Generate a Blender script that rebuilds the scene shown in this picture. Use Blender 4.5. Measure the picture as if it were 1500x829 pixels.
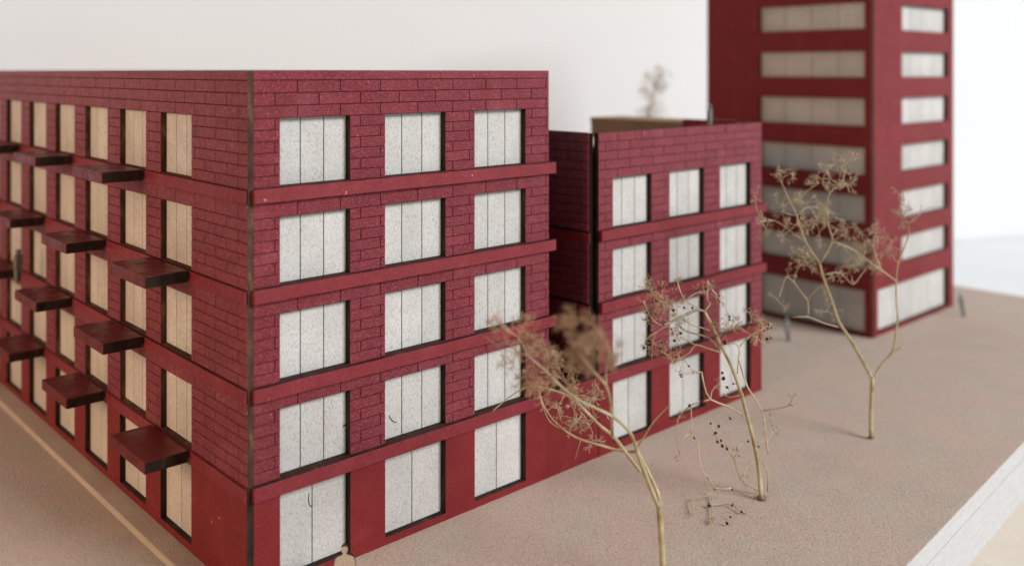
import bpy, bmesh, math, random
from mathutils import Vector, Matrix, noise

# ---------------------------------------------------------------- basics
for o in list(bpy.data.objects):
    bpy.data.objects.remove(o)
SC = bpy.context.scene
COL = SC.collection
S = 0.01                                   # all numbers below are centimetres
R = math.radians

# ---------------------------------------------------------------- camera
YAW = 0.8284                               # view direction, measured from the front facade's +X
CAM = Vector((-12.578, -24.557, 14.995))
FPX, CX, CY = 1372.5, 750.0, 104.1
FWD = Vector((math.cos(YAW), math.sin(YAW), 0))
RGT = Vector((math.sin(YAW), -math.cos(YAW), 0))
cd = bpy.data.cameras.new('camera')
cam = bpy.data.objects.new('camera', cd)
COL.objects.link(cam)
cam.location = CAM * S
cam.rotation_euler = (R(90), 0, YAW - R(90))
cd.sensor_width = 36
cd.lens = FPX / 1500 * 36
cd.shift_y = (CY - 414.5) / 1500
cd.clip_start = 0.01
cd.clip_end = 50
cd.dof.use_dof = True
cd.dof.focus_distance = 0.305
cd.dof.aperture_fstop = 8.0
cd.dof.aperture_blades = 0
SC.camera = cam

# ---------------------------------------------------------------- light
w = bpy.data.worlds.new('World')
SC.world = w
w.use_nodes = True
bg = w.node_tree.nodes['Background']
bg.inputs[0].default_value = (0.93, 0.97, 1.0, 1)
bg.inputs[1].default_value = 0.20


def area(name, loc, target, size, size_y, power, color):
    l = bpy.data.lights.new(name, 'AREA')
    l.shape = 'RECTANGLE'
    l.size, l.size_y = size * S, size_y * S
    l.energy, l.color = power, color
    o = bpy.data.objects.new(name, l)
    COL.objects.link(o)
    o.location = Vector(loc) * S
    o.rotation_euler = (Vector(target) - Vector(loc)).to_track_quat('-Z', 'Y').to_euler()
    return o


area('window_light', (160, -420, 250), (20, 0, 4), 215, 180, 295.0, (0.985, 0.985, 1.0))
wl = area('warm_room_light', (-64, 4, 24), (0, 15, 4), 40, 34, 0.53, (1.0, 0.56, 0.28))
wl.data.spread = R(64)

SC.view_settings.view_transform = 'Standard'
SC.view_settings.look = 'None'
SC.view_settings.gamma = 1
SC.view_settings.exposure = 0
SC.render.resolution_x, SC.render.resolution_y = 1024, 565
SC.render.engine = 'CYCLES'


# ---------------------------------------------------------------- materials
class NT:
    def __init__(self, name):
        self.m = bpy.data.materials.new(name)
        self.m.use_nodes = True
        self.t = self.m.node_tree
        self.b = self.t.nodes['Principled BSDF']
        g = self.t.nodes.new('ShaderNodeNewGeometry')
        self.pos = g.outputs['Position']

    def noise(self, scale, detail=4, rough=0.6, stretch=None, rot=None):
        v = self.pos
        if stretch or rot:
            mp = self.t.nodes.new('ShaderNodeMapping')
            self.t.links.new(v, mp.inputs[0])
            if stretch:
                mp.inputs['Scale'].default_value = stretch
            if rot:
                mp.inputs['Rotation'].default_value = rot
            v = mp.outputs[0]
        n = self.t.nodes.new('ShaderNodeTexNoise')
        n.inputs['Scale'].default_value = scale
        n.inputs['Detail'].default_value = detail
        n.inputs['Roughness'].default_value = rough
        self.t.links.new(v, n.inputs['Vector'])
        return n.outputs['Fac']

    def ramp(self, fac, stops):
        r = self.t.nodes.new('ShaderNodeValToRGB')
        e = r.color_ramp.elements
        while len(e) < len(stops):
            e.new(0.5)
        for i, (p, c) in enumerate(stops):
            e[i].position = p
            e[i].color = (c[0], c[1], c[2], 1) if not isinstance(c, (int, float)) else (c, c, c, 1)
        self.t.links.new(fac, r.inputs[0])
        return r.outputs[0]

    def mix(self, fac, a, b, mode='MIX'):
        m = self.t.nodes.new('ShaderNodeMix')
        m.data_type = 'RGBA'
        m.blend_type = mode
        for s, v in ((m.inputs[0], fac), (m.inputs[6], a), (m.inputs[7], b)):
            if hasattr(v, 'links') or isinstance(v, bpy.types.NodeSocket):
                self.t.links.new(v, s)
            elif isinstance(v, (tuple, list)):
                s.default_value = (v[0], v[1], v[2], 1)
            else:
                s.default_value = v
        return m.outputs[2]

    def random(self, lo, hi):
        oi = self.t.nodes.new('ShaderNodeObjectInfo')
        mr = self.t.nodes.new('ShaderNodeMapRange')
        mr.inputs[3].default_value = lo
        mr.inputs[4].default_value = hi
        self.t.links.new(oi.outputs['Random'], mr.inputs[0])
        cmb = self.t.nodes.new('ShaderNodeCombineColor')
        for i in range(3):
            self.t.links.new(mr.outputs[0], cmb.inputs[i])
        return cmb.outputs[0]

    def add(self, a, b):
        m = self.t.nodes.new('ShaderNodeMath')
        m.operation = 'ADD'
        self.t.links.new(a, m.inputs[0])
        self.t.links.new(b, m.inputs[1])
        return m.outputs[0]

    def mul(self, a, k):
        m = self.t.nodes.new('ShaderNodeMath')
        m.operation = 'MULTIPLY'
        self.t.links.new(a, m.inputs[0])
        m.inputs[1].default_value = k
        return m.outputs[0]

    def bump(self, h, strength, dist):
        b = self.t.nodes.new('ShaderNodeBump')
        b.inputs['Strength'].default_value = strength
        b.inputs['Distance'].default_value = dist
        self.t.links.new(h, b.inputs['Height'])
        self.t.links.new(b.outputs[0], self.b.inputs['Normal'])

    def out(self, color, rough=0.8, spec=0.3):
        if isinstance(color, (tuple, list)):
            self.b.inputs['Base Color'].default_value = (*color, 1)
        else:
            self.t.links.new(color, self.b.inputs['Base Color'])
        if isinstance(rough, (int, float)):
            self.b.inputs['Roughness'].default_value = rough
        else:
            self.t.links.new(rough, self.b.inputs['Roughness'])
        self.b.inputs['Specular IOR Level'].default_value = spec
        return self.m


def red_paint(name, lo, mid, hi, grain, spec, rough, speck, vary=None):
    n = NT(name)
    big = n.noise(90, 3)
    fine = n.noise(1500, 5, 0.7)
    streak = n.noise(900, 3, 0.7, stretch=(1, 1, 3.2), rot=(0.25, 0.3, 0.1))
    c = n.ramp(big, [(0.3, lo), (0.55, mid), (0.8, hi)])
    c = n.mix(n.ramp(fine, [(0.36, 0.5), (0.56, 0.0)]), c, (lo[0] * .62, lo[1] * .6, lo[2] * .6))
    c = n.mix(n.ramp(n.noise(1250, 4, 0.75, stretch=(1, 1, 1.8), rot=(0.5, 0.5, 0)), [(0.5, 0.0), (0.68, min(.8, speck * .75))]), c, (hi[0] * 1.35, hi[1] * 2.1, hi[2] * 2.1))
    c = n.mix(n.ramp(n.noise(1700, 2, 0.8), [(0.62, 0.0), (0.72, speck)]), c, (0.62, 0.26, 0.28))
    c = n.mix(n.ramp(n.noise(420, 2, 0.5), [(0.75, 0.0), (0.765, 0.75)]), c, (0.55, 0.27, 0.25))
    if vary:
        c = n.mix(1.0, c, n.random(*vary), 'MULTIPLY')
    n.bump(n.add(n.mul(fine, grain), n.mul(streak, grain * 0.8)), 0.7, 0.00035)
    return n.out(c, n.ramp(n.noise(500, 3), [(0.3, rough - .12), (0.7, rough + .1)]), spec)


M = {}
M['brick'] = red_paint('painted_brick_card', (0.19, 0.018, 0.026), (0.235, 0.028, 0.040), (0.30, 0.055, 0.072), 3.2, 0.34, 0.45, 1.0, (0.92, 1.06))
M['plain'] = red_paint('painted_smooth_card', (0.175, 0.012, 0.014), (0.205, 0.016, 0.0185), (0.245, 0.026, 0.030), 0.7, 0.24, 0.5, 0.18)
M['ledge'] = red_paint('painted_ledge_card', (0.185, 0.015, 0.021), (0.215, 0.021, 0.029), (0.26, 0.034, 0.044), 0.8, 0.28, 0.5, 0.25)
M['groove_and_shade'] = NT('engraved_joint_and_gap_shade').out((0.085, 0.014, 0.018), 0.9, 0.1)  # joint colour, also put on gap walls in place of shade
n = NT('laser_burnt_edge')
M['burnt'] = n.out(n.ramp(n.noise(300, 4, 0.6, stretch=(1, 1, .35)), [(0.35, (0.012, 0.007, 0.005)), (0.6, (0.035, 0.020, 0.012)), (0.78, (0.10, 0.06, 0.03))]), 0.75, 0.25)
n = NT('balcony_paint')
c = n.ramp(n.noise(160, 4), [(0.3, (0.09, 0.004, 0.004)), (0.6, (0.12, 0.006, 0.006)), (0.8, (0.18, 0.016, 0.014))])
n.bump(n.noise(900, 4), 0.5, 0.0002)
M['balcony'] = n.out(c, n.ramp(n.noise(220, 4), [(0.35, 0.32), (0.65, 0.55)]), 0.28)
n = NT('brown_card_edge')
M['brownedge'] = n.out(n.ramp(n.noise(260, 4, 0.7, stretch=(1, 1, .3)), [(0.35, (0.03, 0.017, 0.010)), (0.55, (0.075, 0.042, 0.024)), (0.74, (0.24, 0.15, 0.08))]), 0.8, 0.2)


def greyboard(name, a, b, dark, speck, pink=None, bumpd=0.0003, scale=1.0, var=None):
    n = NT(name)
    c = n.ramp(n.noise(60 * scale, 4), [(0.3, a), (0.7, b)])
    if pink:
        c = n.mix(n.ramp(n.noise(35, 3, 0.6), [(0.42, 0.0), (0.62, 0.85)]), c, pink)
    f1 = n.noise(1500 * scale, 4, 0.75, stretch=(1, 1.0, 0.55), rot=(0.2, 0.4, 0.7))
    f2 = n.noise(800 * scale, 5, 0.8, stretch=(2.6, .7, 1.3), rot=(0.5, -0.3, 1.1))
    c = n.mix(n.ramp(f1, [(0.34, speck), (0.5, 0.0)]), c, dark)
    c = n.mix(n.ramp(f2, [(0.30, speck * .8), (0.45, 0.0)]), c, dark)
    c = n.mix(n.ramp(f2, [(0.58, 0.0), (0.74, .5)]), c, tuple(min(.9, v * 1.28) for v in b))
    if var:
        c = n.mix(1.0, c, n.random(*var), 'MULTIPLY')
    n.bump(n.add(f1, f2), 0.6, bumpd)
    return n.out(c, 0.88, 0.15)


M['pane'] = greyboard('pale_greyboard', (0.56, 0.545, 0.51), (0.66, 0.64, 0.61), (0.30, 0.29, 0.27), 0.75, None, 0.0004, 1.35, (0.93, 1.05))
M['ground'] = greyboard('tan_greyboard', (0.50, 0.42, 0.35), (0.56, 0.475, 0.395), (0.26, 0.20, 0.15), 0.6, (0.57, 0.44, 0.37), 0.0008, 0.85)
M['card'] = greyboard('raw_card', (0.40, 0.32, 0.235), (0.46, 0.37, 0.275), (0.22, 0.16, 0.11), 0.4)
M['rawblock'] = greyboard('brown_card', (0.29, 0.205, 0.135), (0.34, 0.24, 0.16), (0.18, 0.12, 0.08), 0.3)
M['cut'] = greyboard('knife_cut_edge', (0.46, 0.41, 0.36), (0.53, 0.48, 0.42), (0.36, 0.28, 0.2), 0.4)
n = NT('foam_core')
c = n.ramp(n.noise(200, 5, 0.7, stretch=(1, 1, 4)), [(0.3, (0.50, 0.50, 0.495)), (0.7, (0.59, 0.59, 0.59))])
c = n.mix(n.ramp(n.noise(500, 4, 0.7, stretch=(.5, .5, 6)), [(0.62, 0.0), (0.75, 0.5)]), c, (0.4, 0.41, 0.42))
n.bump(n.noise(600, 4), 0.5, 0.0004)
M['foam'] = n.out(c, 0.8, 0.2)
M['sheet'] = greyboard('cream_sheet', (0.72, 0.64, 0.54), (0.78, 0.70, 0.60), (0.56, 0.47, 0.38), 0.25)
n = NT('white_wall_paint')
n.bump(n.noise(120, 4), 0.1, 0.0005)
M['wall'] = n.out(n.ramp(n.noise(3, 3), [(0.3, (0.73, 0.75, 0.745)), (0.7, (0.755, 0.775, 0.77))]), 0.9, 0.1)
n = NT('white_table_top')
M['table'] = n.out(n.ramp(n.noise(6, 3), [(0.3, (0.72, 0.74, 0.745)), (0.7, (0.77, 0.79, 0.795))]), 0.5, 0.3)


def stem_mat(name, a, b, c3):
    n = NT(name)
    c = n.ramp(n.noise(180, 4), [(0.3, a), (0.55, b), (0.75, c3)])
    n.bump(n.noise(1200, 3), 0.4, 0.0002)
    return n.out(c, 0.55, 0.4)


M['stem'] = stem_mat('dry_stem', (0.26, 0.20, 0.10), (0.42, 0.35, 0.20), (0.56, 0.50, 0.36))
M['twig'] = stem_mat('dry_twig', (0.34, 0.26, 0.15), (0.50, 0.41, 0.27), (0.66, 0.60, 0.48))
M['flower'] = stem_mat('dry_flower', (0.30, 0.17, 0.085), (0.46, 0.30, 0.17), (0.60, 0.47, 0.30))
M['slot_shade'] = NT('burnt_slot_shade').out((0.012, 0.006, 0.005), 0.95, 0.05)  # burnt edge taken to near-black, painting in the corner slot's shade
M['pale_twig'] = stem_mat('pale_dry_twig', (0.45, 0.34, 0.20), (0.62, 0.50, 0.33), (0.72, 0.62, 0.46))
M['brown_twig'] = stem_mat('brown_dry_twig', (0.24, 0.125, 0.065), (0.40, 0.24, 0.13), (0.55, 0.40, 0.24))
M['grey_twig'] = stem_mat('grey_dry_stem', (0.12, 0.10, 0.07), (0.22, 0.19, 0.13), (0.36, 0.32, 0.24))
M['seed'] = NT('dark_seed').out((0.022, 0.014, 0.012), 0.6, 0.3)
M['glue'] = NT('glue_bead').out((0.16, 0.11, 0.075), 0.5, 0.4)
M['figure'] = stem_mat('smoke_grey_card', (0.10, 0.11, 0.095), (0.15, 0.16, 0.14), (0.21, 0.21, 0.19))
M['fibre'] = NT('lint_fibre').out((0.03, 0.025, 0.02), 0.8, 0.2)


# ---------------------------------------------------------------- object helpers
def mesh(name, verts, faces, mats, fm=None, smooth=False):
    me = bpy.data.meshes.new(name)
    me.from_pydata([Vector(v) * S for v in verts], [], faces)
    for m in mats:
        me.materials.append(m)
    if fm:
        me.polygons.foreach_set('material_index', fm)
    if smooth:
        me.polygons.foreach_set('use_smooth', [True] * len(faces))
    me.update()
    return me


def link(name, me, parent=None, loc=(0, 0, 0)):
    o = bpy.data.objects.new(name, me)
    COL.objects.link(o)
    o.location = Vector(loc) * S
    o.parent = parent
    return o


def thing(name, label, cat, loc=(0, 0, 0), group=None, rz=0):
    o = bpy.data.objects.new(name, None)
    o.empty_display_size = 0.01
    COL.objects.link(o)
    o.location = Vector(loc) * S
    o.rotation_euler = (0, 0, rz)
    o['label'] = label
    o['category'] = cat
    if group:
        o['group'] = group
    return o


def tag(o, label, cat, group=None):
    o['label'] = label
    o['category'] = cat
    if group:
        o['group'] = group
    return o


def front(u, d, z):          # facade facing -Y : u along X, d = depth into the wall
    return (u, d, z)


def side(u, d, z):           # facade facing -X : u along Y
    return (d, u, z)


def fix_normals(me):
    bm = bmesh.new()
    bm.from_mesh(me)
    bmesh.ops.recalc_face_normals(bm, faces=bm.faces)
    bm.to_mesh(me)
    bm.free()


def grid_panel(name, us, zs, holes, d0, d1, mp, mats, parent, closed_bottom=True):
    """sheet with openings; material 0 = face, 1 = cut edges"""
    us, zs = sorted(set(round(u, 4) for u in us)), sorted(set(round(z, 4) for z in zs))
    solid = {}
    for i in range(len(us) - 1):
        for j in range(len(zs) - 1):
            cu, cz = (us[i] + us[i + 1]) / 2, (zs[j] + zs[j + 1]) / 2
            solid[i, j] = not any(a < cu < b and c < cz < d for a, b, c, d in holes)
    V, F, FM, idx = [], [], [], {}

    def v(i, j, k):
        if (i, j, k) not in idx:
            idx[i, j, k] = len(V)
            V.append(mp(us[i], (d0, d1)[k], zs[j]))
        return idx[i, j, k]
    for (i, j), s in solid.items():
        if not s:
            continue
        F.append((v(i, j, 0), v(i + 1, j, 0), v(i + 1, j + 1, 0), v(i, j + 1, 0)))
        FM.append(0)
        F.append((v(i, j, 1), v(i, j + 1, 1), v(i + 1, j + 1, 1), v(i + 1, j, 1)))
        FM.append(0)
        for (di, dj, a, b) in ((-1, 0, (i, j), (i, j + 1)), (1, 0, (i + 1, j), (i + 1, j + 1)),
                               (0, -1, (i, j), (i + 1, j)), (0, 1, (i, j + 1), (i + 1, j + 1))):
            if not solid.get((i + di, j + dj), False):
                F.append((v(*a, 0), v(*b, 0), v(*b, 1), v(*a, 1)))
                FM.append(1)
    me = mesh(name, V, F, mats, FM)
    fix_normals(me)
    return link(name, me, parent)


def box_data(x0, x1, y0, y1, z0, z1):
    V = [(x, y, z) for x in (x0, x1) for y in (y0, y1) for z in (z0, z1)]
    #     idx: x*4+y*2+z
    F = [(0, 1, 3, 2), (4, 6, 7, 5), (0, 4, 5, 1), (2, 3, 7, 6), (0, 2, 6, 4), (1, 5, 7, 3)]   # -x +x -y +y -z +z
    return V, F


def box(name, x0, x1, y0, y1, z0, z1, mats, parent=None, fm=None, bevel=0.0, jitter=0.0, seg=1):
    V, F = box_data(x0, x1, y0, y1, z0, z1)
    me = mesh(name, V, F, mats, fm or [0] * 6)
    bm = bmesh.new()
    bm.from_mesh(me)
    if jitter:
        bmesh.ops.subdivide_edges(bm, edges=[e for e in bm.edges if e.calc_length() > 1.2 * S], cuts=14 if x1 - x0 < 3 and y1 - y0 < 5 else 60)
        for vv in bm.verts:
            q = vv.co * 140
            vv.co += Vector((noise.noise(q), noise.noise(q + Vector((9, 3, 1))), noise.noise(q + Vector((2, 7, 5))))) * jitter * S
    if bevel:
        es = [e for e in bm.edges if len(e.link_faces) == 2 and e.calc_face_angle(0) > 1]
        bmesh.ops.bevel(bm, geom=es, offset=bevel * S, segments=seg, affect='EDGES', profile=0.6)
    bmesh.ops.recalc_face_normals(bm, faces=bm.faces)
    bm.to_mesh(me)
    bm.free()
    return link(name, me, parent)


# ---------------------------------------------------------------- bricks and panes
BRICK_CACHE = {}
GROOVE = 0.028                       # how far the engraved joints sit behind the brick faces


def brick_shape(L, H, mp):
    c = 0.008
    l, h = L / 2, H / 2
    V = [mp(*p) for p in ((-l, GROOVE, -h), (l, GROOVE, -h), (l, GROOVE, h), (-l, GROOVE, h),
                          (-l, c, -h), (l, c, -h), (l, c, h), (-l, c, h),
                          (-l + c, 0, -h + c), (l - c, 0, -h + c), (l - c, 0, h - c), (-l + c, 0, h - c))]
    F = [(8, 9, 10, 11)]
    for a, b in ((0, 1), (1, 2), (2, 3), (3, 0)):
        F.append((a, b, b + 4, a + 4))
        F.append((a + 4, b + 4, b + 8, a + 8))
    return V, F


def brick_mesh(L, H, mp):
    key = (round(L, 2), round(H, 2), mp.__name__)
    if key not in BRICK_CACHE:
        V, F = brick_shape(L, H, mp)
        me = mesh('brick', V, F, [M['brick']])
        fix_normals(me)
        # the box is open at the back: make sure the face looks outwards
        want = Vector(mp(0, -1, 0))
        if me.polygons[0].normal.dot(want) < 0:
            me.flip_normals()
        BRICK_CACHE[key] = me
    return BRICK_CACHE[key]


def brick_rects(u0, u1, rows, holes, length, offs):
    """rows = [(zlo, zhi, parity)] -> brick rectangles cut by the openings"""
    g = 0.013
    out = []
    for zlo, zhi, par in rows:
        if par is None:
            joints = []
        else:
            k = -3
            joints = []
            while True:
                x = offs[par] + length * k
                k += 1
                if x > u1:
                    break
                if x > u0 + 0.12 and x < u1 - 0.12:
                    joints.append(x)
        zc = (zlo + zhi) / 2
        hs = sorted((a, b) for a, b, c, d in holes if c < zc < d)
        free, cur = [], u0
        for a, b in hs:
            if a > cur:
                free.append((cur, a))
            cur = max(cur, b)
        if cur < u1:
            free.append((cur, u1))
        for a, b in free:
            pts = [a] + [j for j in joints if a + 0.13 < j < b - 0.13] + [b]
            for p, q_ in zip(pts, pts[1:]):
                s = p + (g if p != a else 0)
                e = q_ - (g if q_ != b else 0)
                out.append((s, e, zlo + g, zhi - g))
    return out


def lay_bricks(panel, rects, base, mp, limit):
    """limit: how many (the first ones) become objects of their own, the rest one joined part"""
    rest = rects[limit:]
    for a, b, c, d in rects[:limit]:
        me = brick_mesh(b - a, d - c, mp)
        o = link('brick', me, panel)
        x, y, z = mp((a + b) / 2, base, (c + d) / 2)
        o.location = Vector((x, y, z)) * S
    if rest:
        V, F = [], []
        for a, b, c, d in rest:
            v, f = brick_shape(b - a, d - c, mp)
            x, y, z = mp((a + b) / 2, base, (c + d) / 2)
            k = len(V)
            V += [(p[0] + x, p[1] + y, p[2] + z) for p in v]
            F += [tuple(i + k for i in q_) for q_ in f]
        me = mesh('bricks', V, F, [M['brick']])
        fix_normals(me)
        o = link('bricks', me, panel)
        o['kind'] = 'stuff'


WIN_CACHE = {}


def make_window(parent, u0, u1, z0, z1, n, d, mp, name='window'):
    """recessed sheet (dark engraved joints) with separate panes set on it"""
    key = (round(u1 - u0, 2), round(z1 - z0, 2), n, mp.__name__)
    W, H = key[0], key[1]
    if key not in WIN_CACHE:
        V = [mp(*p) for p in ((-W / 2 - .05, .02, -H / 2 - .05), (W / 2 + .05, .02, -H / 2 - .05), (W / 2 + .05, .02, H / 2 + .05), (-W / 2 - .05, .02, H / 2 + .05),
                              (-W / 2 - .05, .08, -H / 2 - .05), (W / 2 + .05, .08, -H / 2 - .05), (W / 2 + .05, .08, H / 2 + .05), (-W / 2 - .05, .08, H / 2 + .05))]
        F = [(0, 1, 2, 3), (4, 5, 6, 7), (0, 1, 5, 4), (1, 2, 6, 5), (2, 3, 7, 6), (3, 0, 4, 7)]
        wm = mesh('window', V, F, [M['burnt']])
        fix_normals(wm)
        pw = W / n
        g = 0.015
        l, h, c = pw / 2 - g, H / 2 - 0.006, 0.006
        V = [mp(*p) for p in ((-l, .02, -h), (l, .02, -h), (l, .02, h), (-l, .02, h), (-l, c, -h), (l, c, -h), (l, c, h), (-l, c, h),
                              (-l + c, 0, -h + c), (l - c, 0, -h + c), (l - c, 0, h - c), (-l + c, 0, h - c))]
        F = [(8, 9, 10, 11)]
        for a, b in ((0, 1), (1, 2), (2, 3), (3, 0)):
            F += [(a, b, b + 4, a + 4), (a + 4, b + 4, b + 8, a + 8)]
        pm = mesh('pane', V, F, [M['pane']])
        fix_normals(pm)
        if pm.polygons[0].normal.dot(Vector(mp(0, -1, 0))) < 0:
            pm.flip_normals()
        WIN_CACHE[key] = (wm, pm, pw)
    wm, pm, pw = WIN_CACHE[key]
    win = link(name, wm, parent)
    win.location = Vector(mp((u0 + u1) / 2, d, (z0 + z1) / 2)) * S
    for i in range(n):
        o = link('pane', pm, win)
        o.location = Vector(mp(-W / 2 + pw * (i + .5), 0, 0)) * S
    return win


# ================================================================ SETTING
def poly_slab(name, pts, z0, z1, mats, top=0, sidem=0, bevel=0.0, last=None):
    n_ = len(pts)
    V = [(x, y, z0) for x, y in pts] + [(x, y, z1) for x, y in pts]
    F = [tuple(range(n_))[::-1], tuple(range(n_, 2 * n_))]
    FM = [sidem, top]
    for i in range(n_):
        j = (i + 1) % n_
        F.append((i, j, j + n_, i + n_))
        FM.append(sidem)
    if last is not None:
        FM[-1] = last
    me = mesh(name, V, F, mats, FM)
    bm = bmesh.new()
    bm.from_mesh(me)
    if bevel:
        es = [e for e in bm.edges if abs(e.verts[0].co.z - e.verts[1].co.z) < 1e-6 and e.verts[0].co.z > z1 * S - 1e-6]
        bmesh.ops.bevel(bm, geom=es, offset=bevel * S, segments=2, affect='EDGES')
    bmesh.ops.recalc_face_normals(bm, faces=bm.faces)
    bm.to_mesh(me)
    bm.free()
    o = link(name, me)
    o['kind'] = 'structure'
    return o


def fy(x, off=0.0):                 # front edge of the base board
    return -11.7 + 0.083 * (x - 15.3) + off


STEP = 0.24
poly_slab('plaza_ground', [(-0.9, fy(-1)), (54.6, fy(54.6)), (54.6, 62), (-0.9, 62)], -STEP, 0, [M['ground'], M['foam'], M['cut']], 0, 1, 0.02, last=2)
poly_slab('road_ground', [(-46, fy(-46, .03)), (54.55, fy(54.6, .03)), (54.55, 62), (-46, 62)], -0.62, -STEP, [M['ground'], M['foam']], 0, 1)
poly_slab('foam_board', [(-46, fy(-46, -.02)), (54.65, fy(54.6, -.02)), (54.65, 62), (-46, 62)], -2.25, -0.62, [M['foam']], 0, 0, 0.05)
poly_slab('cream_sheet', [(-55, -38), (62, -24), (62, -3), (-55, -3)], -2.45, -2.25, [M['sheet']], 0, 0, 0.02)
TZ = -2.45


def cam_xy(right, fwd):
    p = CAM + RGT * right + FWD * fwd
    return (p.x, p.y)


WT = math.tan(R(19))


def wd(x):                          # the wall stands a little askew to the view
    return 97.0 + (x - 50) * WT


poly_slab('table', [cam_xy(-160, -60), cam_xy(230, -60), cam_xy(230, wd(230)), cam_xy(-160, wd(-160))], TZ - 3, TZ, [M['table']], 0, 0)
poly_slab('backdrop_wall', [cam_xy(-220, wd(-220) + .3), cam_xy(260, wd(260) + .3), cam_xy(260, wd(260) + 8), cam_xy(-220, wd(-220) + 8)], -90, 220, [M['wall']], 0, 0)

# ================================================================ CORNER BUILDING
WALL = 0.24                         # card thickness = depth of the window recesses
LEDGE = [(11.22, 11.63), (8.38, 8.78), (5.58, 5.98), (2.78, 3.20)]
ROWWIN = [(11.65, 13.62), (8.80, 10.76), (6.00, 7.96), (3.22, 5.20)]
TOP = 15.0
GW = (0.24, 2.70)


def storey_rows(top_rows, storeys, row_h_top):
    """rows of bricks from the top band downwards"""
    rows, par = [], 1
    for i, (zt, zb) in enumerate(top_rows):
        rows.append((zb, zt, None if i == 0 and row_h_top else par))
        par = 1 - par
    for s in storeys:
        w0, w1 = ROWWIN[s]
        if s != storeys[0]:
            rows.append((w1, LEDGE[s - 1][0], 0))
            par = 1
        h = (w1 - w0 + 0.02) / 6
        for k in range(6):
            rows.append((w1 - h * (k + 1), w1 - h * k, par))
            par = 1 - par
    return rows


b1 = thing('corner_building', 'dark red five storey card model building with slab balconies on its long side', 'model building', (0, 0, 0), 'red card model buildings')
FU0, FU1 = 0.0, 11.80
fw = [(0.83, 3.22), (4.51, 6.95), (8.22, 10.63)]
fholes = [(a, b, c, d) for a, b in fw for c, d in ROWWIN]
us = [FU0, FU1] + [x for p in fw for x in p]
panel = grid_panel('front_facade', us, [3.20, TOP] + [z for p in ROWWIN for z in p], fholes, GROOVE, WALL, front, [M['groove_and_shade'], M['burnt']], b1)
top_rows = [(TOP, 14.72), (14.72, 14.355), (14.355, 13.985), (13.985, 13.62)]
rows = storey_rows(top_rows, [0, 1, 2, 3], True)
rects = brick_rects(FU0, FU1, rows, fholes, 1.465, (1.40, 0.66))
lay_bricks(panel, rects, 0.0, front, 400)
NF = len(rects)
grid_panel('plinth', us, [0, 3.20, *GW], [(a, b, *GW) for a, b in fw], 0, WALL, front, [M['plain'], M['burnt']], b1)
for a, b in fw:
    for c, d in ROWWIN:
        make_window(b1, a, b, c, d, 3, WALL, front)
    make_window(b1, a, b, *GW, 2, WALL, front)
for k, (c, d) in enumerate(LEDGE):
    box('ledge', -0.06, 12.02 if k < 3 else 11.80, -0.17, -0.002, c, d, [M['ledge'], M['burnt']], b1, [0, 0, 0, 0, 1, 1], 0.012, 0.014)

# long side, facing -X
SX = -0.20
SU0, SU1 = 0.02, 41.0
P = 3.66
sw = [(3.72 + P * k, 3.72 + P * k + 2.40) for k in range(10)]
sholes = [(a, b, c, d) for a, b in sw for c, d in ROWWIN]
us = [SU0, SU1] + [x for p in sw for x in p]
sp = grid_panel('side_facade', us, [3.20, TOP] + [z for p in ROWWIN for z in p], sholes, SX + GROOVE, SX + WALL - .04, side, [M['groove_and_shade'], M['brownedge']], b1)
rects = brick_rects(SU0 + .01, SU1, rows, sholes, 1.465, (0.55, 1.28))
rects.sort(key=lambda r: (r[0] + r[1]) / 2 + (0 if r[1] - r[0] > 1.0 else 2.5))
lay_bricks(sp, rects, SX, side, 300 - NF)
grid_panel('side_plinth', us, [0, 3.20, *GW], [(a, b, *GW) for a, b in sw], SX, SX + WALL - .04, side, [M['plain'], M['burnt']], b1)
for a, b in sw:
    for c, d in ROWWIN:
        make_window(b1, a, b, c, d, 3, SX + WALL - .04, side)
    make_window(b1, a, b, *GW, 2, SX + WALL - .04, side)
for c, d in LEDGE:
    box('side_ledge', SX - 0.055, SX - .002, 0.03, SU1, c, d - .03, [M['ledge'], M['burnt'], M['brownedge']], b1, [0, 0, 0, 0, 1, 1], 0.01, 0.012)
# balcony slabs, staggered from storey to storey
rb = random.Random(4)
for lv in range(4):
    zt = LEDGE[lv][1] + 0.02
    first = 3.72 + (P if lv % 2 == 0 else 0)
    for k in range(5):
        y0 = first + 2 * P * k - .03 + rb.uniform(-.05, .05)
        if y0 > 38:
            continue
        box('balcony_slab', SX - .12 - 1.32 + rb.uniform(-.03, .03), SX - .125, y0, y0 + 2.92, zt - 0.37, zt, [M['balcony'], M['burnt']], b1, [0, 1, 1, 1, 1, 0], 0.02, 0.01, 2)
# rest of the shell
box('end_wall', 11.58, 11.79, WALL + .02, SU1 - .21, 0, TOP - .01, [M['groove_and_shade'], M['burnt']], b1, [0, 0, 1, 1, 1, 1])  # coloured dark so its bounce light does not brighten the gap
box('rear_wall', SX + WALL, 11.57, SU1 - .2, SU1, 0, TOP - .01, [M['plain'], M['burnt']], b1, [1, 1, 0, 0, 1, 1])
box('roof', SX + WALL + .01, 11.57, WALL + .1, SU1 - .21, 14.72, 14.93, [M['card']], b1)

# ================================================================ LOW LINK WALL
lk = thing('link_wall', 'low smooth dark red wall bridging the gap between the two brick buildings', 'wall', (0, 0, 0))
box('wall_panel', 11.805, 14.50, 0.002, 0.24, 0, 3.19, [M['plain'], M['burnt']], lk, [1, 1, 0, 0, 1, 1], 0.006)
box('ledge', 11.805, 14.50, -0.165, -0.004, 2.79, 3.19, [M['ledge'], M['burnt']], lk, [0, 0, 0, 0, 1, 1], 0.01)

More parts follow.
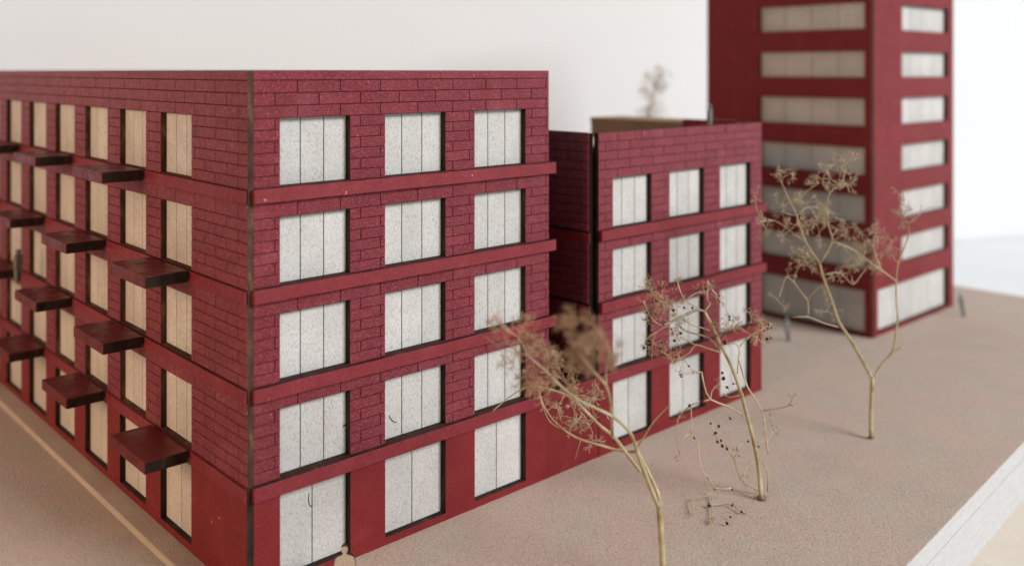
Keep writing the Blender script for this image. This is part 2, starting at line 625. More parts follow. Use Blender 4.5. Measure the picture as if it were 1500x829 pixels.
box('gap_light_blocker', 11.805, 14.04, 4.15, 4.39, 0, 12.3, [M['groove_and_shade']], lk)  # unseen, added to stop light entering the gap from behind
box('infill', 11.805, 14.04, 0.25, 4.14, 0, 3.0, [M['groove_and_shade']], lk)

# ================================================================ SECOND BUILDING
b2 = thing('middle_building', 'dark red four storey card model building with three window columns in the middle', 'model building', (0, 0, 0), 'red card model buildings')
T2, A0, A1 = 12.58, 14.53, 25.90
fw2 = [(15.37, 17.76), (18.96, 21.38), (22.58, 25.0)]
st2 = [1, 2, 3]
holes2 = [(a, b, *ROWWIN[s]) for a, b in fw2 for s in st2]
us2 = [A0, A1] + [x for p in fw2 for x in p]
p2 = grid_panel('front_facade', us2, [3.20, T2] + [z for s in st2 for z in ROWWIN[s]], holes2, GROOVE, WALL, front, [M['groove_and_shade'], M['burnt']], b2)
hh = (T2 - 10.76) / 5
rows2 = storey_rows([(T2 - hh * i, T2 - hh * (i + 1)) for i in range(5)], st2, False)
rects = brick_rects(A0, A1, rows2, holes2, 1.46, (14.93, 15.66))
lay_bricks(p2, rects, 0.0, front, 300)
grid_panel('plinth', us2, [0, 3.20, 0.32, 2.70], [(a, b, .32, 2.70) for a, b in fw2], 0, WALL, front, [M['plain'], M['burnt']], b2)
for a, b in fw2:
    for s in st2:
        make_window(b2, a, b, *ROWWIN[s], 3, WALL, front)
    make_window(b2, a, b, .32, 2.70, 2, WALL, front)
for k, s in enumerate([0, 1, 2]):
    c, d = LEDGE[s + 1]
    box('ledge', A0 + .02, 26.06, -0.17, -0.002, c, d, [M['ledge'], M['burnt']], b2, [0, 0, 0, 0, 1, 1], 0.012, 0.014)
# its side wall stands free of the front sheet: a dark slot shows at the corner
rows3 = [(z0, z1, p_) for z0, z1, p_ in rows2]
S2 = 14.06
D2 = 4.4
sp2 = grid_panel('side_facade', [0.1, D2], [0, T2], [], S2 + GROOVE, S2 + .24, side, [M['groove_and_shade'], M['slot_shade']], b2)  # cut edge blackened to carry the slot's shade
lay_bricks(sp2, brick_rects(0.11, D2, rows3, [], 1.46, (0.5, 1.23)), S2, side, 0)
for s in (1, 2, 3):
    c, d = LEDGE[s]
    box('side_ledge', S2 - .12, S2 - .002, -.02, D2, c, d - .06, [M['plain'], M['burnt']], b2, [0, 0, 1, 1, 1, 1], 0.01)
box('coping', S2 + .01, S2 + .23, .12, D2 - .01, T2 + .002, T2 + .022, [M['cut']], b2)
box('end_wall', 25.66, 25.89, WALL + .01, D2, 0, T2 - .01, [M['plain'], M['burnt']], b2, [0, 0, 1, 1, 1, 1])
box('rear_wall', 14.31, 25.65, D2 - .22, D2, 0, 12.02, [M['plain'], M['burnt']], b2, [1, 1, 0, 0, 1, 1])
box('roof', 14.31, 25.65, WALL + .1, D2 - .23, 11.8, 12.0, [M['card']], b2)

# unpainted block behind
rblk = thing('unpainted_building', 'long low unpainted brown card block showing above the roof of the middle building', 'model building', (27, 4, 0))
box('body', 0, 2.6, 0, 7.9, 0, 12.1, [M['rawblock']], rblk, None, 0.01)
box('roof', -.03, 2.63, -.03, 7.93, 12.1, 12.34, [M['rawblock'], M['cut']], rblk, [0, 0, 0, 0, 0, 0], 0.01)

# ================================================================ TOWER
tw = thing('tower_building', 'tall smooth dark red card model tower with horizontal window strips', 'model building', (38.0, 0.5, 0), 'red card model buildings')
TH = 24.4
TWX, TWY = 10.7, 11.1
strips = [(2.70 * k + 1.12, 2.70 * k + 2.60) for k in range(1, 8)]
strips = [(z0, z1) for z0, z1 in [(3.77, 5.27), (6.35, 7.93), (9.1, 10.65), (11.85, 13.42), (14.62, 16.12), (17.38, 18.88), (20.1, 21.6)]]
GT = (0.22, 2.60)
th = [(3.5, 9.85, *s) for s in strips] + [(0.5, 9.9, *GT)]
zz = [0, TH, *GT] + [z for s in strips for z in s]
grid_panel('front_facade', [0, TWX, 3.5, 9.85, .5, 9.9], zz, th, 0, .26, front, [M['plain'], M['burnt']], tw)
ths = [(0.42, 7.25, *s) for s in strips] + [(0.42, 7.25, *GT)]
grid_panel('side_facade', [0.02, TWY, .42, 7.25], zz, ths, -.24, 0.0 - .002, side, [M['plain'], M['burnt']], tw)
for s in strips:
    make_window(tw, 3.5, 9.85, *s, 4, .26, front, 'window_strip')
    make_window(tw, .42, 7.25, *s, 4, -.002, side, 'window_strip')
make_window(tw, .5, 9.9, *GT, 4, .26, front, 'window_strip')
make_window(tw, .42, 7.25, *GT, 4, -.002, side, 'window_strip')
box('end_wall', TWX - .24, TWX - .01, .27, TWY, 0, TH - .01, [M['plain'], M['burnt']], tw, [0, 0, 1, 1, 1, 1])
box('rear_wall', .1, TWX - .25, TWY - .24, TWY - .005, 0, TH - .01, [M['plain'], M['burnt']], tw, [1, 1, 0, 0, 1, 1])
box('roof', .1, TWX - .25, .36, TWY - .25, TH - .35, TH - .1, [M['card']], tw)


# ================================================================ DRIED-PLANT TREES
CL, CN = 1.0, 1.0           # size and number of the sprigs


class Tubes:
    def __init__(self):
        self.V, self.F = [], []

    def tube(self, pts, radii, n=5):
        pts = [Vector(p) for p in pts]
        k0 = len(self.V)
        nrm = None
        for i, p in enumerate(pts):
            t = (pts[min(i + 1, len(pts) - 1)] - pts[max(i - 1, 0)])
            if t.length < 1e-6:
                t = Vector((0, 0, 1))
            t.normalize()
            if nrm is None:
                a = Vector((0, 0, 1)) if abs(t.z) < .9 else Vector((1, 0, 0))
                nrm = t.cross(a).normalized()
            else:
                nrm = (nrm - t * nrm.dot(t))
                if nrm.length < 1e-5:
                    nrm = t.cross(Vector((1, 0, 0)))
                nrm.normalize()
            bn = t.cross(nrm)
            r = radii[i] if isinstance(radii, (list, tuple)) else radii
            for k in range(n):
                a = 2 * math.pi * k / n
                self.V.append(tuple(p + (nrm * math.cos(a) + bn * math.sin(a)) * r))
        for i in range(len(pts) - 1):
            for k in range(n):
                a, b = k0 + i * n + k, k0 + i * n + (k + 1) % n
                self.F.append((a, b, b + n, a + n))
        self.F.append(tuple(k0 + k for k in range(n))[::-1])
        e = k0 + (len(pts) - 1) * n
        self.F.append(tuple(e + k for k in range(n)))

    def blob(self, c, r, rng, squash=1.0):
        c = Vector(c)
        k = len(self.V)
        ring = 6
        self.V.append(tuple(c + Vector((0, 0, r * squash))))
        for j, (zz_, rr) in enumerate(((.5, .86), (-.5, .86))):
            for i in range(ring):
                a = 2 * math.pi * (i + .5 * j) / ring
                q_ = r * rng.uniform(.75, 1.15)
                self.V.append(tuple(c + Vector((math.cos(a) * rr * q_, math.sin(a) * rr * q_, zz_ * r * squash))))
        self.V.append(tuple(c - Vector((0, 0, r * squash))))
        for i in range(ring):
            j = (i + 1) % ring
            self.F.append((k, k + 1 + i, k + 1 + j))
            self.F.append((k + 1 + i, k + 1 + ring + i, k + 1 + j))
            self.F.append((k + 1 + j, k + 1 + ring + i, k + 1 + ring + j))
            self.F.append((k + 1 + ring + i, k + 1 + 2 * ring, k + 1 + ring + j))

    def build(self, name, mat, parent, origin=Vector((0, 0, 0))):
        if not self.V:
            return None
        me = mesh(name, [Vector(v) - origin for v in self.V], self.F, [mat], None, True)
        return link(name, me, parent)


def at(px, py, depth):
    """a point of the place seen at photo position px, py, depth cm in front of the lens"""
    if py > CY:                                  # never below the ground
        depth = min(depth, 14.9 * FPX / (py - CY))
    return CAM + (FWD + RGT * ((px - CX) / FPX) - Vector((0, 0, 1)) * ((py - CY) / FPX)) * depth


def smooth(pts, n=3):
    out = []
    P_ = [pts[0]] + list(pts) + [pts[-1]]
    for i in range(1, len(P_) - 2):
        p0, p1, p2, p3 = P_[i - 1:i + 3]
        for k in range(n):
            t = k / n
            out.append(0.5 * ((2 * p1) + (p2 - p0) * t + (2 * p0 - 5 * p1 + 4 * p2 - p3) * t * t + (3 * p1 - p0 - 3 * p2 + p3) * t ** 3))
    out.append(P_[-2])
    return out


def rand_dir(rng):
    while True:
        v = Vector((rng.uniform(-1, 1), rng.uniform(-1, 1), rng.uniform(-1, 1)))
        if .1 < v.length < 1:
            return v.normalized()


def sprig(T, FL, p, d, length, level, rng, r, spread=0.8, tips=True, seeds=None, zig=.25):
    """forking fine twig, drawn into T, its flower ends into FL"""
    pts = [p]
    dd = d.normalized()
    nseg = 3
    for i in range(nseg):
        dd = (dd + rand_dir(rng) * zig).normalized()
        pts.append(pts[-1] + dd * length / nseg)
    T.tube(pts, [r, r * .9, r * .8, r * .7], 4)
    end = pts[-1]
    if seeds is not None and rng.random() < .05:
        seeds.blob(end, rng.uniform(.03, .06), rng)
    if level <= 0:
        if tips:
            for _ in range(rng.randint(2, 4)):
                e = (dd + rand_dir(rng) * .9).normalized()
                m = end + e * rng.uniform(.05, .12)
                FL.tube([end, m, m + (e + rand_dir(rng) * .8).normalized() * rng.uniform(.03, .08)], [r * .7, r * 1.1, r * .5], 3)
        return
    for k in range(2 if rng.random() < .6 else 3):
        nd = (dd + rand_dir(rng) * spread).normalized()
        sprig(T, FL, end, nd, length * rng.uniform(.62, .92), level - 1, rng, r * .85, spread, tips, seeds, zig)
    if rng.random() < .5:
        sprig(T, FL, pts[1], (dd + rand_dir(rng) * 1.1).normalized(), length * .5, max(level - 2, 0), rng, r * .7, spread, tips, seeds, zig)


def line(T, pix, depth, r0, r1, n=6, sm=3):
    """stem through photo points; depth is one number or one per point"""
    ds = depth if isinstance(depth, (list, tuple)) else [depth] * len(pix)
    if len(ds) == 2 and len(pix) != 2:
        ds = [ds[0] + (ds[1] - ds[0]) * i / (len(pix) - 1) for i in range(len(pix))]
    pts = smooth([at(x, y, d) for (x, y), d in zip(pix, ds)], sm)
    N = len(pts)
    rad = [r0 + (r1 - r0) * i / (N - 1) for i in range(N)]
    T.tube(pts, rad, n)
    for i in range(2, N - 1):                           # small nodes
        if i % (sm * 2) == 0:
            T.tube([pts[i] - (pts[i] - pts[i - 1]).normalized() * rad[i] * 1.2, pts[i], pts[i] + (pts[i + 1] - pts[i]).normalized() * rad[i] * 1.2],
                   [rad[i] * .9, rad[i] * 1.35, rad[i] * .9], 5)
    return pts


def cluster(T, FL, px, py, depth, n_, length, level, rng, r, bias=(0, 0, 0), spread=.8, seeds=None):
    length *= CL
    n_ = int(n_ * CN)
    c = at(px, py, depth)
    for _ in range(n_):
        sprig(T, FL, c, (rand_dir(rng) + Vector(bias)).normalized(), length, level, rng, r, spread, True, seeds)


# ---- tree nearest the lens, in front of the link wall
d1 = 27.0
base = at(975, CY + 15.0 * FPX / d1, d1)
base.z = 0
t1 = thing('dried_tree', 'bushy brown-tipped dried plant tree nearest the front, covering the gap between buildings', 'model tree', base, 'dried plant trees')
CL, CN = 0.55, 0.8
rng = random.Random(11)
tr, tg, fl, bt = Tubes(), Tubes(), Tubes(), Tubes()
tr.tube(smooth([base + Vector((0, 0, -.05)), at(972, 845, 27.1), at(969, 790, 27.2), at(966, 743, 27.4)], 3), [.105, .105, .1, .098, .095, .093, .092, .09, .09, .088], 8)
line(tr, [(966, 745), (956, 722), (944, 691), (934, 664), (930, 650), (922, 632), (899, 611), (869, 596), (843, 583), (817, 561), (798, 542), (772, 520)], (27.4, 24.5), .07, .022, 7)
line(tr, [(967, 745), (963, 720), (948, 688), (938, 668), (932, 658)], (27.4, 27.9), .062, .05, 7)
line(tr, [(938, 690), (918, 664), (899, 639), (880, 624), (862, 606), (843, 587), (824, 576), (798, 568), (776, 565), (745, 582), (722, 602)], (27.6, 28.6), .06, .018, 7)
line(tr, [(932, 661), (914, 661), (880, 652), (850, 643), (830, 632), (809, 613), (795, 591), (789, 570)], (27.9, 29.0), .045, .02, 6)
line(tr, [(932, 657), (944, 639), (958, 617), (983, 591)], (27.9, 26.5), .035, .012, 6)
line(tr, [(897, 637), (895, 594), (889, 568), (880, 555), (862, 535), (842, 510)], (27.7, 20.5), .045, .025, 6)
line(tr, [(888, 566), (888, 538), (893, 518), (888, 500), (875, 480)], (26.0, 20.0), .03, .015, 6)
line(tr, [(851, 643), (846, 660), (843, 672)], 28.5, .018, .01, 4)
line(tr, [(822, 628), (806, 618), (797, 600), (793, 588)], 28.6, .018, .01, 4)
line(tr, [(772, 520), (766, 505), (756, 492), (740, 482)], (24.5, 24.0), .022, .012, 5)
line(tr, [(843, 583), (830, 560), (805, 547), (790, 545)], (27.0, 26.5), .025, .012, 5)
ring = [(828, 492), (834, 476), (850, 466), (868, 474), (880, 488), (886, 506), (878, 522), (862, 528), (846, 520), (856, 496), (872, 508), (838, 508)]
for x, y in ring:                                       # the blurred head that leans towards the lens
    cluster(bt, bt, x, y, 20.6 + rng.uniform(-.8, .8), 3, rng.uniform(.20, .30), 3, rng, .011, (0, 0, .1), .9)
for a, b in zip(ring, ring[1:]):
    line(bt, [a, ((a[0] + b[0]) / 2 + 4, (a[1] + b[1]) / 2 + 3), b], 20.6, .014, .012, 4)
line(bt, [(858, 470), (852, 460), (853, 452)], 20.3, .014, .012, 4)
for x, y, dp, n_, L, lv in ((745, 484, 24.2, 4, .36, 2), (730, 482, 24.0, 3, .28, 2), (762, 486, 24.2, 4, .34, 2), (780, 496, 24.4, 4, .40, 2), (776, 520, 24.6, 5, .42, 3),
                            (752, 532, 24.2, 3, .28, 2), (790, 510, 24.6, 4, .40, 2), (792, 548, 25.2, 5, .42, 3), (800, 530, 25.0, 4, .40, 3), (786, 568, 26.5, 4, .40, 2),
                            (771, 548, 25.0, 3, .34, 2), (812, 560, 26.6, 4, .42, 3), (826, 552, 26.4, 4, .42, 3), (842, 562, 26.8, 4, .42, 2)):
    cluster(bt, fl, x, y, dp, n_, L, lv, rng, .0125, (0, 0, .1))
for x, y, dp, n_, L, lv in ((868, 592, 28.6, 4, .42, 3), (878, 610, 28.6, 3, .32, 2), (855, 578, 28.4, 5, .42, 3), (846, 600, 28.4, 4, .40, 3),
                            (836, 612, 28.8, 4, .42, 3), (850, 625, 28.8, 4, .42, 3), (822, 600, 28.8, 3, .34, 2), (806, 598, 28.8, 3, .34, 2),
                            (838, 588, 28.4, 3, .4, 3), (866, 636, 28.8, 2, .3, 2), (828, 618, 28.6, 3, .4, 2)):
    cluster(tg, tg, x, y, dp, max(2, n_ - 1), L * 1.15, 2, rng, .012, (0, 0, -.1), 1.0)
line(tg, [(846, 585), (849, 600), (857, 610), (866, 628), (868, 640), (858, 645)], 28.7, .014, .010, 4)
line(tg, [(836, 590), (842, 605), (838, 622), (834, 632)], 28.7, .014, .010, 4)
line(tg, [(826, 580), (818, 600), (824, 620)], 28.7, .014, .010, 4)
tr.build('trunk', M['stem'], t1, base)
tg.build('twigs', M['twig'], t1, base)
bt.build('brown_twigs', M['brown_twig'], t1, base)
fl.build('flower_heads', M['flower'], t1, base)
cluster_pts = [(727, 603), (846, 672)]

# ---- tree with black seed heads, in front of the middle building
d2 = 15.0 * FPX / (727 - CY)
base = at(1115, 727, d2)
base.z = 0
t2 = thing('dried_tree', 'sparse dried plant tree dotted with black seed heads, bent over at its top', 'model tree', base, 'dried plant trees')
CL, CN = 0.6, 2.0
rng = random.Random(5)
tr, gt, tg, fl, sd = Tubes(), Tubes(), Tubes(), Tubes(), Tubes()
D = d2
line(tr, [(1115, 729), (1112, 690), (1105, 650), (1096, 615), (1086, 578), (1073, 540), (1056, 506), (1044, 479), (1032, 456)], D, .082, .05, 7)
line(gt, [(1032, 456), (1021, 454), (1007, 460), (994, 466), (980, 473), (972, 476)], (D, D - 1.0), .05, .045, 6)
line(gt, [(1054, 512), (1042, 498), (1031, 492), (1020, 489), (1008, 486), (996, 479)], (D, D - .8), .038, .028, 6)
L2 = [
    ([(1056, 516), (1036, 510), (1019, 505), (1011, 516), (1000, 523), (986, 533)], .022, .012),
    ([(1019, 505), (1008, 500), (996, 493)], .014, .01),
    ([(1032, 456), (1037, 450), (1040, 444), (1036, 438), (1037, 410)], .02, .010),
    ([(1038, 413), (1043, 424), (1050, 432), (1056, 437)], .014, .009),
    ([(1060, 504), (1075, 502), (1083, 510), (1082, 525), (1080, 547)], .018, .012),
    ([(1083, 508), (1094, 496), (1104, 489), (1119, 481), (1129, 473)], .016, .01),
    ([(1079, 475), (1094, 487), (1107, 493), (1121, 508)], .016, .01),
    ([(1029, 455), (1016, 448), (1004, 440), (996, 425), (992, 410)], .016, .01),
    ([(1004, 440), (1018, 430), (1027, 428)], .012, .009),
    ([(990, 460), (984, 454), (974, 442), (969, 435), (955, 423)], .016, .01),
    ([(978, 478), (962, 486), (957, 500), (955, 506)], .016, .009),
    ([(972, 478), (958, 470), (948, 455), (943, 440)], .013, .009),
    ([(962, 486), (950, 494), (944, 503)], .012, .008),
    ([(1000, 466), (1012, 475), (1028, 480), (1040, 484)], .014, .01),
    ([(1044, 480), (1036, 466), (1033, 458)], .02, .015),
    ([(1124, 719), (1125, 690), (1116, 676)], .014, .012),
    ([(1125, 664), (1122, 644), (1116, 601), (1096, 569), (1086, 540), (1081, 522)], .018, .013),
    ([(1116, 601), (1139, 598), (1156, 593), (1161, 583)], .017, .013),
    ([(1156, 593), (1162, 594)], .013, .010),
    ([(1104, 647), (1125, 644), (1133, 630)], .014, .010),
    ([(1125, 664), (1124, 652), (1122, 644)], .014, .012),
    ([(1088, 608), (1067, 595), (1041, 585), (1032, 566), (1028, 545)], .022, .013),
    ([(1041, 585), (1012, 593), (994, 611)], .015, .010),
    ([(1012, 593), (1013, 615), (1013, 632), (1023, 647), (1023, 664), (1029, 690), (1038, 700), (1048, 715), (1072, 715)], .014, .014),
    ([(1029, 690), (1036, 712), (1042, 722), (1043, 745), (1044, 765)], .012, .009),
    ([(1042, 722), (1028, 728), (1013, 732), (1016, 750)], .013, .010),
    ([(1042, 740), (1058, 738), (1073, 740), (1086, 749)], .014, .011),
    ([(1116, 722), (1102, 714), (1088, 706), (1080, 690), (1075, 672), (1064, 657), (1051, 645), (1048, 634), (1040, 619)], .02, .012),
    ([(1106, 674), (1094, 682), (1088, 698)], .018, .010),
    ([(1097, 646), (1086, 650), (1079, 660)], .013, .010),
    ([(1118, 640), (1119, 618), (1124, 612)], .012, .010),
    ([(1086, 578), (1070, 582), (1058, 576)], .016, .01),
    ([(1028, 545), (1018, 545), (1004, 548), (996, 551)], .014, .010),
    ([(1041, 585), (1043, 572), (1053, 562)], .012, .009),
    ([(1000, 523), (1012, 540), (1024, 548)], .012, .009),
    ([(986, 533), (978, 520), (968, 514)], .012, .009),
    ([(1013, 632), (1000, 642)], .010, .008),
    ([(994, 611), (990, 636), (996, 668)], .010, .007),
]
for i, (pp, a, b) in enumerate(L2):
    off = rng.uniform(-.9, .7)
    line(tg, pp, (D + off * .3, D + off), a * 1.6, b * 2.1, 5, 2)
for x, y, n_, L, lv in ((955, 424, 3, .32, 2), (968, 436, 3, .35, 2), (985, 440, 3, .35, 2), (992, 412, 2, .22, 1), (1037, 412, 2, .2, 1),
                        (1054, 436, 2, .25, 1), (957, 500, 3, .3, 2), (948, 470, 2, .3, 2), (944, 445, 2, .25, 1), (1120, 480, 3, .3, 2),
                        (1110, 488, 3, .3, 2), (1128, 474, 2, .22, 1), (1060, 484, 3, .3, 2), (1072, 478, 2, .3, 2), (996, 524, 3, .3, 2),
                        (984, 508, 2, .3, 2), (1100, 466, 2, .3, 1), (1026, 428, 2, .22, 1), (990, 480, 3, .35, 2), (972, 455, 3, .35, 2)):
    cluster(tg, fl, x, y, D - rng.uniform(0, .9), n_, L, lv, rng, .0095, (0, 0, 0), .8, sd)
for x, y in ((1161, 583), (1133, 630), (1044, 765), (1016, 752), (1079, 660), (1088, 698), (1124, 612), (996, 668), (1053, 562), (994, 611), (1086, 749)):
    cluster(tg, fl, x, y, D, 2, .22, 0, rng, .010)
seeds = [(1010, 594), (1013, 632), (1017, 641), (1053, 624), (1041, 620), (1048, 634), (1051, 647), (1056, 645), (1058, 653), (1065, 657), (1070, 613),
         (1080, 659), (1096, 646), (1111, 654), (1037, 700), (1047, 716), (1072, 716), (1039, 740), (1073, 740), (1086, 749), (1070, 757), (1035, 580),
         (1028, 588), (1033, 592), (1015, 546), (1021, 545), (997, 549), (1059, 555), (1074, 562), (1065, 567), (1078, 550), (972, 475), (985, 488),
         (997, 488), (988, 499), (974, 500), (1080, 476), (1014, 451), (987, 454), (998, 550), (1009, 536), (1058, 546), (1060, 554), (1062, 502), (1065, 766),
         (1031, 537), (962, 470), (955, 452), (1050, 492)]
for x, y in seeds:
    c = at(x, y, D + rng.uniform(-.5, .3))
    sd.blob(c, rng.uniform(.04, .075), rng, rng.uniform(.7, 1.2))
    if rng.random() < .5:
        sd.tube([c, c + rand_dir(rng) * .13], [.02, .006], 4)
tr.build('trunk', M['stem'], t2, base)
gt.build('grey_branch', M['grey_twig'], t2, base)
tg.build('twigs', M['twig'], t2, base)
fl.build('flower_heads', M['flower'], t2, base)
sd.build('seed_heads', M['seed'], t2, base)
gl = Tubes()
gl.blob(base + Vector((0, 0, .05)), .2, rng, .5)
gl.build('glue_bead', M['glue'], t2, base)

# ---- forked tree in front of the tower
d3 = 15.0 * FPX / (638 - CY)
base = at(1276, 638, d3)
base.z = 0
t3 = thing('dried_tree', 'tall thin pale dried plant tree forking like a Y in front of the tower', 'model tree', base, 'dried plant trees')
CL, CN = 0.6, 1.25
rng = random.Random(8)
tr, tg, fl = Tubes(), Tubes(), Tubes()
D = d3
line(tr, [(1276, 640), (1276, 600), (1278, 554)], D, .095, .08, 7)
line(tr, [(1278, 555), (1263, 527), (1245, 496), (1229, 472), (1218, 440), (1205, 404), (1200, 385), (1181, 357), (1167, 316), (1156, 294), (1144, 266)], (D, D - 1), .078, .022, 7)
line(tr, [(1278, 555), (1292, 533), (1308, 514), (1312, 488), (1315, 466), (1313, 440), (1313, 412), (1316, 385), (1330, 348), (1330, 329), (1319, 307), (1316, 285)], (D, D - .5), .05, .016, 6)
line(tr, [(1308, 515), (1323, 508)], D, .04, .035, 6)
line(tr, [(1201, 386), (1219, 354), (1214, 332), (1211, 301), (1216, 282), (1235, 263), (1238, 240), (1234, 230)], (D - .8, D - 1.5), .042, .014, 6)
line(tr, [(1219, 354), (1250, 366), (1275, 385), (1291, 396), (1313, 412)], (D - .9, D - .3), .03, .035, 5)
L3 = [
    ([(1291, 396), (1282, 372), (1279, 357), (1285, 335)], .028, .012),
    ([(1205, 404), (1225, 398), (1237, 405), (1250, 417), (1262, 402), (1272, 390)], .024, .014),
    ([(1228, 479), (1206, 473), (1183, 464), (1160, 465)], .024, .016),
    ([(1183, 464), (1183, 440), (1163, 414), (1168, 395), (1175, 385)], .022, .014),
    ([(1183, 440), (1197, 423), (1212, 412)], .020, .012),
    ([(1163, 414), (1152, 405), (1146, 420), (1140, 440)], .018, .012),
    ([(1181, 357), (1175, 351), (1153, 335), (1134, 323), (1121, 332), (1124, 348)], .024, .014),
    ([(1134, 323), (1118, 325), (1110, 330)], .016, .010),
    ([(1167, 316), (1180, 305), (1195, 303), (1213, 310)], .022, .012),
    ([(1167, 316), (1150, 312), (1146, 298), (1152, 285)], .018, .012),
    ([(1171, 325), (1160, 335), (1145, 345), (1140, 338)], .016, .010),
    ([(1156, 294), (1172, 290), (1182, 280), (1200, 268)], .018, .012),
    ([(1144, 266), (1150, 258), (1160, 254)], .014, .010),
    ([(1330, 329), (1345, 316), (1360, 304), (1379, 302)], .018, .008),
    ([(1349, 313), (1349, 300)], .010, .008),
    ([(1316, 385), (1305, 372), (1306, 350)], .014, .008),
    ([(1219, 354), (1235, 345), (1250, 350), (1262, 340)], .020, .012),
    ([(1235, 358), (1245, 375), (1262, 378)], .018, .012),
    ([(1216, 282), (1228, 272), (1245, 270), (1252, 262)], .018, .012),
    ([(1216, 282), (1205, 270), (1210, 252), (1222, 240)], .018, .012),
    ([(1112, 315), (1107, 300), (1108, 282), (1112, 272)], .016, .010),
    ([(1250, 366), (1262, 362), (1268, 350)], .018, .010),
]
for pp, a, b in L3:
    o_ = rng.uniform(-1.2, 1.0)
    line(tg, pp, (D - .7 + o_ * .3, D - .7 + o_), a, b, 5, 2)
for x, y, n_, L, lv in ((1236, 240, 4, .42, 2), (1222, 242, 3, .38, 2), (1250, 264, 3, .40, 2), (1215, 262, 4, .42, 2), (1200, 268, 3, .42, 2), (1238, 268, 3, .4, 2),
                        (1160, 255, 3, .38, 2), (1146, 266, 2, .38, 2), (1130, 322, 3, .38, 2), (1124, 348, 3, .38, 2), (1150, 300, 4, .45, 2), (1180, 300, 4, .45, 2),
                        (1210, 306, 4, .45, 2), (1190, 320, 4, .5, 2), (1168, 330, 3, .45, 2), (1222, 312, 3, .38, 2), (1215, 330, 3, .42, 2), (1200, 340, 3, .45, 2),
                        (1240, 345, 4, .45, 2), (1262, 345, 4, .48, 2), (1270, 362, 4, .48, 2), (1280, 345, 3, .4, 2), (1262, 380, 4, .45, 2), (1252, 400, 3, .42, 2),
                        (1272, 392, 3, .4, 2), (1178, 384, 4, .42, 2), (1190, 378, 3, .40, 2), (1160, 378, 2, .38, 2), (1140, 440, 2, .32, 2), (1212, 455, 3, .36, 2),
                        (1210, 412, 3, .4, 2), (1244, 388, 3, .45, 2), (1228, 400, 3, .38, 2), (1152, 405, 2, .36, 1), (1145, 340, 3, .42, 2), (1285, 332, 2, .25, 1)):
    cluster(tg, fl, x, y, D - .8 + rng.uniform(-1.2, 1.0), n_, L, lv, rng, .0110)
for x, y, n_, L, lv in ((1318, 300, 3, .3, 2), (1322, 318, 3, .32, 2), (1316, 284, 2, .24, 1), (1306, 352, 3, .3, 2), (1303, 375, 3, .3, 2), (1336, 325, 2, .25, 1), (1108, 290, 2, .3, 1)):
    cluster(fl, fl, x, y, D - .5, n_, L, lv, rng, .0105)
tr.build('trunk', M['stem'], t3, base)
tg.build('twigs', M['twig'], t3, base)
fl.build('flower_heads', M['twig'], t3, base)
gl = Tubes()
gl.blob(base + Vector((0, 0, .03)), .15, rng, .4)
gl.build('glue_bead', M['glue'], t3, base)

# ---- tree far behind the middle building
base = Vector((44, 22.5, 0))
t4 = thing('dried_tree', 'feathery blurred dried plant tree rising behind the flat roof, left of the tower', 'model tree', base, 'dried plant trees')
CL, CN = 0.75, 1.2
rng = random.Random(21)
tr, tg, fl = Tubes(), Tubes(), Tubes()
dd4 = (base - CAM).dot(FWD)
tip = [at(949, 190, dd4), at(951, 165, dd4), at(957, 140, dd4), at(965, 118, dd4), at(974, 100, dd4)]
tr.tube(smooth([base, base + Vector((.1, 0, 5)), tip[0], tip[1], tip[2], tip[3], tip[4]], 3), [.16 - .13 * i / 18 for i in range(19)], 6)
for i, (x, y) in enumerate(((948, 168), (958, 160), (951, 150), (955, 138), (962, 128), (968, 115), (973, 104), (945, 158), (964, 142), (956, 120), (972, 124), (970, 155), (950, 132))):
    cluster(tg, fl, x, y, dd4 + rng.uniform(-1, 1), 3, .5, 2, rng, .018, (0, 0, .3))
tr.build('trunk', M['pale_twig'], t4, base)
tg.build('twigs', M['pale_twig'], t4, base)
fl.build('flower_heads', M['pale_twig'], t4, base)


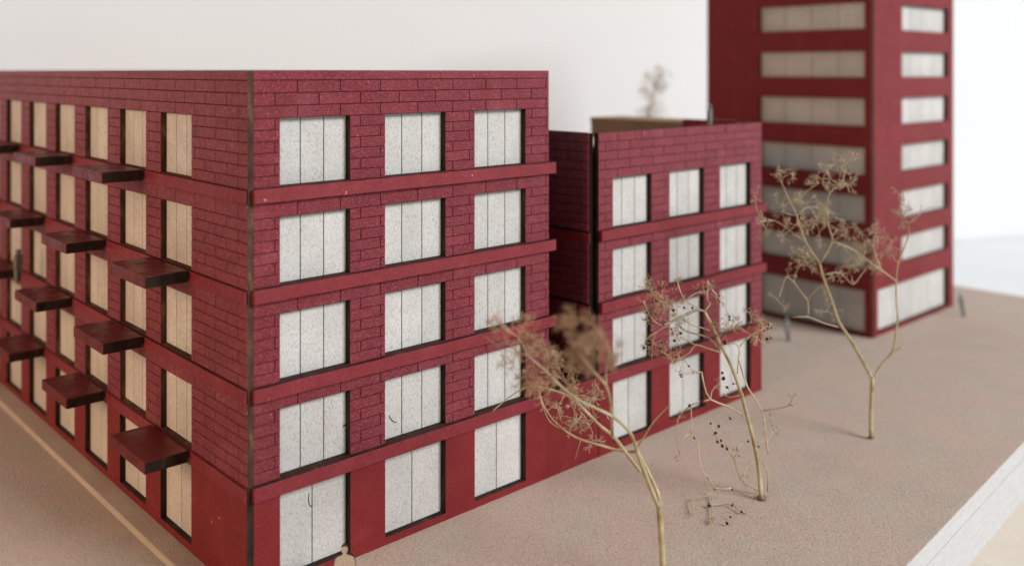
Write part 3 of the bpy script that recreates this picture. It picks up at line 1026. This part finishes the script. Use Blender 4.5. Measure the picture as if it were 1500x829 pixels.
# ================================================================ CARD PEOPLE
def person(loc, rz, h, label, mats, coat=True, tilt=0.0, thick=0.09, wide=1.0):
    half = [(0.0, 1.0), (.030, .995), (.052, .975), (.060, .945), (.055, .905), (.036, .875), (.030, .850), (.060, .832), (.125, .810), (.165, .775), (.185, .70),
            (.205, .60), (.225, .50), (.235, .42), (.215, .40), (.150, .395), (.140, .25), (.125, .10), (.150, .03), (.150, 0.0), (.045, 0.0), (.030, .2), (0.0, .36)]
    if not coat:
        half = [(0.0, 1.0), (.035, .99), (.058, .96), (.058, .92), (.040, .875), (.034, .85), (.09, .83), (.13, .80), (.145, .70), (.15, .56), (.135, .47), (.11, .46),
                (.115, .40), (.10, .22), (.085, .06), (.11, .02), (.11, 0.0), (.02, 0.0), (.018, .2), (0.0, .42)]
    right = [(x * wide, z) for x, z in half]
    left = [(-x, z) for x, z in reversed(right[1:-1])]
    pts = right + left
    n_ = len(pts)
    V = [(x * h, -thick / 2, z * h) for x, z in pts] + [(x * h, thick / 2, z * h) for x, z in pts]
    F = [tuple(range(n_)), tuple(range(n_, 2 * n_))[::-1]]
    FM = [0, 0]
    for i in range(n_):
        j = (i + 1) % n_
        F.append((i, j, j + n_, i + n_))
        FM.append(1)
    me = mesh('person', V, F, mats, FM)
    bm = bmesh.new()
    bm.from_mesh(me)
    bmesh.ops.triangulate(bm, faces=[f for f in bm.faces if len(f.verts) > 4])
    bmesh.ops.recalc_face_normals(bm, faces=bm.faces)
    bm.to_mesh(me)
    bm.free()
    o = link('person', me, None, loc)
    o.rotation_euler = (0, tilt, rz)
    return tag(o, label, 'person', 'card figures')


pn = at(505, 868, 15.0 * FPX / (868 - CY))
person((pn.x, pn.y, 0), YAW - R(90) + .15, 1.47, 'pale card person in a wide coat at the front, by the first ground floor window', [M['card'], M['burnt']], True, 0, .17, 1.05)
q1 = at(1155, 497, 15.0 * FPX / (497 - CY))
person((q1.x, q1.y, 0), YAW - R(90) + .35, 1.45, 'grey card person standing at the foot of the tower on its shaded side', [M['figure'], M['figure']], False, -.10, .09, .75)
q2 = at(1412, 461, 15.0 * FPX / (461 - CY))
person((q2.x, q2.y, 0), YAW - R(90) + .35, 1.45, 'grey card person leaning alone on the bare ground right of the tower', [M['figure'], M['figure']], False, -.24, .09, .7)
q3 = at(1032, 184, 0)
person((24.0, 1.6, 12.0), YAW - R(90) + 1.1, 1.45, 'dark card person standing on the flat roof of the middle building', [M['figure'], M['figure']], False, .06, .14, 1.2)
person((-1.05, 19.35, 6.0), R(90) - .9, 1.35, 'grey card person standing on a slab balcony of the long side', [M['figure'], M['figure']], False, .04, .14, 1.1)

# ================================================================ LINT FIBRES stuck on the front
for (pp, lab) in (([(453, 722), (452, 730), (453, 738), (457, 742)], 'tiny curled dark fibre on the big ground floor window pane near the corner'),
                  ([(514, 618), (509, 619), (506, 622), (503, 625), (504, 622), (509, 624)], 'tiny hooked dark fibre on the first window above the ground floor'),
                  ([(570, 608), (573, 614), (578, 618), (581, 618)], 'tiny bent dark fibre on the middle window above the ground floor')):
    T = Tubes()
    pts = []
    for x, y in pp:
        d = at(x, y, 1) - CAM
        pts.append(CAM + d * ((WALL - .012 - CAM.y) / d.y))
    T.tube(smooth(pts, 3), .012, 4)
    o = T.build('lint_fibre', M['fibre'], None)
    tag(o, lab, 'fibre', 'lint fibres')
